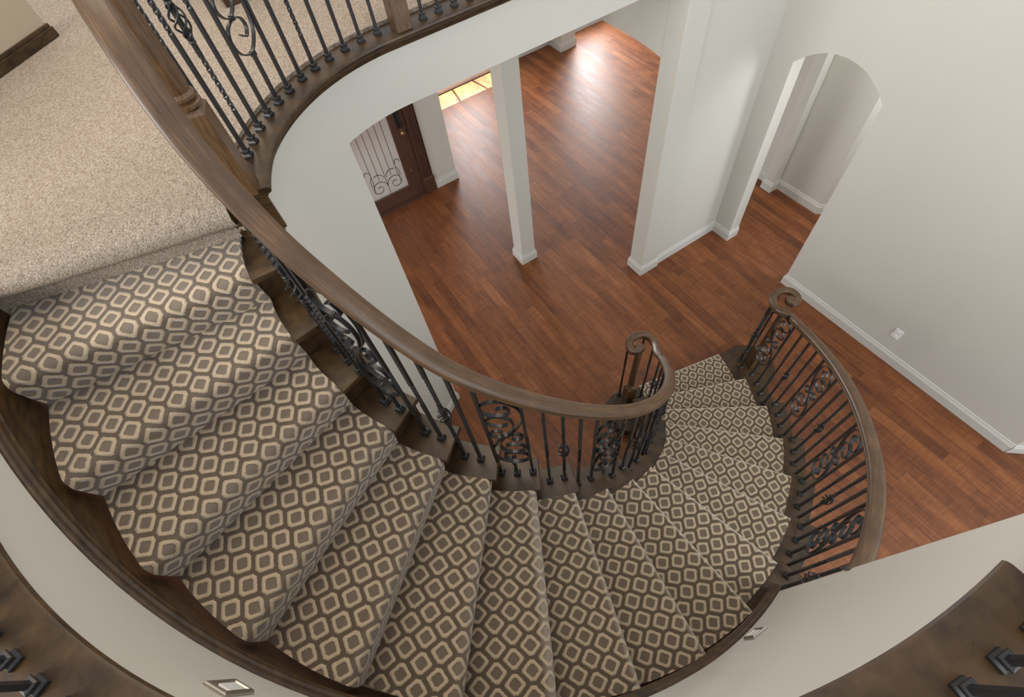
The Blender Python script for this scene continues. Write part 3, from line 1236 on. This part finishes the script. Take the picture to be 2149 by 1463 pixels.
def scroll_panel(p, zc, ax, parent, hscale=1.0):
    n = Vector((0, 0, 1)).cross(ax).normalized()
    org = Vector((p.x, p.y, zc))
    mb = MB()
    for c in (UP_A, UP_B, UP_C):
        sm = smooth2(c, 5)
        for s in (1, -1):
            ribbon(mb, [(x * s * 1.1, z * s * hscale) for x, z in sm], org, ax, n, 0.0155, 0.005)
    for s in (1, -1):
        mb.obox(org + ax * (-0.012 * s) + Vector((0, 0, 0.159 * s * hscale)), ax, n, (0, 0, 1), 0.006, 0.009, 0.009)
    mb.obox(org, ax, n, (0, 0, 1), 0.010, 0.009, 0.010)
    return mb.build('scroll', M_IRON, parent, smooth=35)


def add_baluster(root, kind, p, ztop, yaw, ax, style='stair'):
    L = ztop - p.z
    if kind == 'scroll':
        hs = min(1.25, (L - 0.15) / 0.54)
        zc = ztop - 0.035 - 0.27 * hs
        A3, B3 = (math.cos(yaw), math.sin(yaw), 0), (-math.sin(yaw), math.cos(yaw), 0)
        lo, hi = zc - 0.262 * hs, zc + 0.262 * hs
        o = MB().obox((p.x, p.y, (p.z + lo) / 2), A3, B3, (0, 0, 1), 0.0068, 0.0068, (lo - p.z) / 2).build('scroll_baluster', M_IRON, root, origin=p)
        MB().obox((p.x, p.y, (hi + ztop) / 2), A3, B3, (0, 0, 1), 0.0068, 0.0068, (ztop - hi) / 2).build('upper_bar', M_IRON, o)
        for s in (-1, 1):
            MB().obox((p.x, p.y, zc + s * 0.268 * hs), A3, B3, (0, 0, 1), 0.0095, 0.0095, 0.010).build('collar', M_IRON, o)
        scroll_panel(p, zc, ax, o, hs)
    elif kind == 'basket':
        zc = 0.5
        o = baluster_mesh(p, ztop, yaw, [(0.16, 0.38, 2.0), (0.62, 0.84, 2.0)]).build('basket_baluster', M_IRON, root, origin=p)
        cage(p, L * 0.5, o)
    else:
        o = baluster_mesh(p, ztop, yaw, [(0.42, 0.60, 1.75)] if style == 'stair' else [(0.50, 0.80, 3.0)]).build('twisted_baluster', M_IRON, root, origin=p)
    shoe(p, yaw, o)
    return o


def newel(root, p, ztop, block_h, hw=0.043, rs=(0.034, 0.027), yaw=0.0):
    p = Vector(p)
    ax, ay = Vector((math.cos(yaw), math.sin(yaw), 0)), Vector((-math.sin(yaw), math.cos(yaw), 0))
    q = lambda h, z: [p + ax * h * a + ay * h * b + Vector((0, 0, z)) for a, b in ((-1, -1), (1, -1), (1, 1), (-1, 1))]
    mb = MB().grid([q(hw, 0.0005), q(hw, block_h - 0.015), q(hw * 0.72, block_h)], True, True)
    o = mb.build('newel_post', M_RAIL, root, origin=p, bevel=0.002)
    b = block_h
    L = ztop - p.z
    MB().lathe(p, [(rs[0] * 0.8, b), (rs[0] * 1.22, b + 0.006), (rs[0] * 1.22, b + 0.016), (rs[0] * 0.9, b + 0.022), (rs[0] * 1.12, b + 0.032), (rs[0] * 1.12, b + 0.040), (rs[0] * 0.88, b + 0.050),
                   (rs[0], b + 0.075), (rs[0] * 0.98, b + 0.2), (rs[1], L - 0.05), (rs[1] * 1.15, L - 0.03), (rs[1], L)], 22).build('shaft', M_RAIL, o, smooth=40)
    return o


# ---------------- inner stair railing
INN = [(2.55, .992, 1.325), (3.24, .978, 1.455), (4.13, .972, 1.61), (5.0, .971, 1.772), (6.5, .975, 2.045), (8.0, .976, 2.325), (9.4, .976, 2.595), (10.5, .976, 2.80), (11.4, .976, 2.955),
       (12.2, .976, 3.095), (12.9, .975, 3.252), (13.5, .975, 3.397), (14.04, .975, 3.515), (14.5, .975, 3.60), (15.0, .973, 3.712), (15.5, .972, 3.832), (15.85, .966, 3.925), (16.2, .957, 4.0), (16.6, .953, 4.06), (17.2, .955, 4.13), (18.3, .962, 4.22)]
RB_IN, RB_OUT = 1.012, 2.015


def inner_rail_pts():
    pts = []
    for k in arc_angles(18.35, 2.6, 0.1):
        r, z = lerp_table(INN, k)
        # smooth the table a little
        r2 = sum(lerp_table(INN, k + d)[0] for d in (-.3, 0, .3)) / 3
        z2 = sum(lerp_table(INN, k + d)[1] for d in (-.3, -.15, 0, .15, .3)) / 5
        pts.append(tuple(pol(r2, k, z2)))
    return pts


vol_in = [(-0.478, -0.872, 1.32), (-0.395, -0.925, 1.225), (-0.305, -0.995, 1.165), (-0.225, -1.017, 1.147), (-0.168, -0.985, 1.142), (-0.147, -0.912, 1.14), (-0.174, -0.848, 1.14), (-0.232, -0.826, 1.14), (-0.262, -0.860, 1.14), (-0.252, -0.890, 1.14)]
irail = empty('stair_railing', tuple(pol(RB_IN, 10, 0)))
tag(irail, 'long inner stair railing with iron scrolls and a brown handrail around the stairwell', 'railing')
rp = inner_rail_pts()
rp = rp[:-2] + smooth2([rp[-2]] + vol_in, 6)


def build_rail(root, path, name='handrail', eye=None):
    P, L = rail_mesh(path)
    mb = MB()
    rows = []
    for i, (p, l) in enumerate(zip(P, L)):
        t = min(1.0, max(0.0, (p.z - 1.25) / 0.6)) if eye else 1.0
        f = 1.02 + 0.20 * t
        rows.append([p + l * u * f + Vector((0, 0, w * f)) for u, w in RAILP])
    mb.grid(rows, True, True)
    s_, i_ = 0.0, 0
    n = len(RAILP)
    for r in range(len(P)):
        if r:
            s_ += (P[r] - P[r - 1]).length
        for q in range(n):
            mb.uv[i_] = (s_, abs(q - n / 2) * 0.011)
            i_ += 1
    if eye:
        mb.lathe(Vector(eye), [(0.0, -0.057), (0.030, -0.056), (0.038, -0.045), (0.043, -0.03), (0.043, -0.016), (0.038, -0.004), (0.028, 0.0005), (0.0, 0.001)], 26)
    for q in range(i_, len(mb.v)):
        mb.uv[q] = (mb.v[q].x, mb.v[q].y)
    return mb.build(name, M_HANDRAIL, root, smooth=32)


build_rail(irail, rp, eye=(-0.252, -0.888, 1.14))
newel(irail, (-0.250, -0.888, H), 1.09, 0.28, 0.042, (0.030, 0.022), th(1))
newel(irail, (0.262, 0.925, ZF), 4.22, 0.34, 0.046, (0.040, 0.033), math.radians(74))


def rail_z(tab, k):
    return sum(lerp_table(tab, k + d)[1] for d in (-.3, -.15, 0, .15, .3)) / 5


k = 17.91
kinds = {}
base = 11.43
i0 = 0
kk = base + 0.432 * 12
while kk > 2.2:
    idx = round((kk - base) / 0.432)
    kind = {0: 'scroll', 3: 'basket'}.get(idx % 6, 'twist')
    t = math.floor(kk + 0.16 if False else kk)
    # the cap nose overhangs the riser line a little
    if kk - t > 0.88:
        t += 1
    r_top = lerp_table(INN, kk)[0]
    p = pol(r_top + 0.016 if kk < 14.5 else r_top + 0.006, kk, t * H)
    zt = rail_z(INN, kk) - 0.045
    add_baluster(irail, kind, p, zt, th(kk), et(th(kk)))
    kk -= 0.432
for (x, y, kd) in ((-0.165, -0.855, 'twist'), (-0.195, -0.99, 'twist'), (-0.30, -0.995, 'twist')):
    add_baluster(irail, kd, Vector((x, y, H)), 1.10, th(1), et(th(1)))

# ---------------- outer stair railing
OUT = [(2.0, 2.02, 1.325), (2.5, 2.018, 1.395), (3.0, 2.015, 1.49), (4.0, 2.015, 1.665), (5.0, 2.015, 1.845), (6.0, 2.02, 2.03), (7.0, 2.022, 2.21), (7.6, 2.02, 2.32)]
orail = empty('stair_railing', tuple(pol(RB_OUT, 4, 0)))
tag(orail, 'short outer stair railing ending in a scroll by the tall grey wall', 'railing')
op = [tuple(pol(lerp_table(OUT, q)[0], q, rail_z(OUT, q))) for q in arc_angles(7.52, 2.2, 0.1)]
vol_out = [(-0.735, -1.925, 1.245), (-0.655, -1.962, 1.175), (-0.590, -1.990, 1.145), (-0.535, -2.038, 1.13), (-0.503, -2.098, 1.125), (-0.507, -2.17, 1.125), (-0.548, -2.219, 1.125), (-0.606, -2.224, 1.125), (-0.648, -2.190, 1.125), (-0.650, -2.148, 1.125), (-0.622, -2.140, 1.125)]
op = op + smooth2(vol_out, 6)
build_rail(orail, op, eye=(-0.617, -2.146, 1.125))
newel(orail, (-0.640, -2.075, H), 1.08, 0.30, 0.042, (0.030, 0.022), th(1.5))
kk = 1.93
i = 0
while kk < 7.4:
    kind = {0: 'scroll', 3: 'basket'}.get(i % 6, 'twist')
    t = math.floor(kk)
    if kk - t > 0.92:
        t += 1
    p = pol(RB_OUT, kk, t * H)
    add_baluster(orail, kind, p, rail_z(OUT, max(2.05, kk)) - 0.045, th(kk), et(th(kk)))
    kk += 0.2567
    i += 1
for (x, y, kd) in ((-0.55, -2.018, 'basket'), (-0.61, -1.966, 'twist'), (-0.515, -2.15, 'twist')):
    add_baluster(orail, kd, Vector((x, y, H)), 1.085, th(1), et(th(1)))

# ---------------- landing railing
lrail = empty('landing_railing', (0.9, 0.4, ZF))
tag(lrail, 'landing railing of dark iron balusters curving past the beige carpet', 'railing')
lp = [tuple(er(math.radians(d)) * 0.965 + Vector((0, 0, 4.30))) for d in range(68, -1, -4)] + [(0.965, y, 4.30) for y in (-0.3, -0.8, -1.4, -2.08)]
build_rail(lrail, lp)
newel_c = Vector((0.935, -0.075, ZF + 0.003))
mb = MB().box((newel_c.x - 0.043, newel_c.y - 0.043, newel_c.z), (newel_c.x + 0.043, newel_c.y + 0.043, 4.42))
mb.build('newel_post', M_RAIL, lrail, bevel=0.003)
degs = [67.0, 61.9, 56.8, 51.6, 46.0, 40.7, 35.5, 29.9, 24.6, 19.2, 13.5, 7.9, 2.4]
seq = ['twist', 'twist', 'basket', 'twist', 'twist', 'scroll', 'twist', 'twist', 'basket', 'twist', 'twist', 'scroll', 'twist']
for d, kd in zip(degs, seq):
    a = math.radians(d)
    add_baluster(lrail, kd, er(a) * 0.968 + Vector((0, 0, ZF + 0.003)), 4.255, a, et(a), 'landing')
seq2 = ['twist', 'basket', 'twist', 'twist', 'scroll', 'twist', 'twist']
for i in range(18):
    y = -0.195 - 0.0905 * i
    if y < -2.05:
        break
    add_baluster(lrail, seq2[i % 6], Vector((0.935, y, ZF + 0.003)), 4.255, 0, Vector((0, 1, 0)), 'landing')

# ---------------- balcony railing (only its feet reach the picture)
brail = empty('balcony_railing', tuple(pol(2.06, 12, ZF)))
tag(brail, 'balcony railing whose iron feet stand on the dark cap above the stair wall', 'railing')
build_rail(brail, [tuple(pol(2.06, q, 4.30)) for q in arc_angles(8.3, 18.0, 0.2)])
kk = 8.42
i = 0
while kk < 18:
    if not 10.2 < kk < 11.4:
        add_baluster(brail, 'twist', pol(2.052, kk, ZF + 0.003), 4.255, th(kk), et(th(kk)), 'landing')
    kk += 0.2477
    i += 1
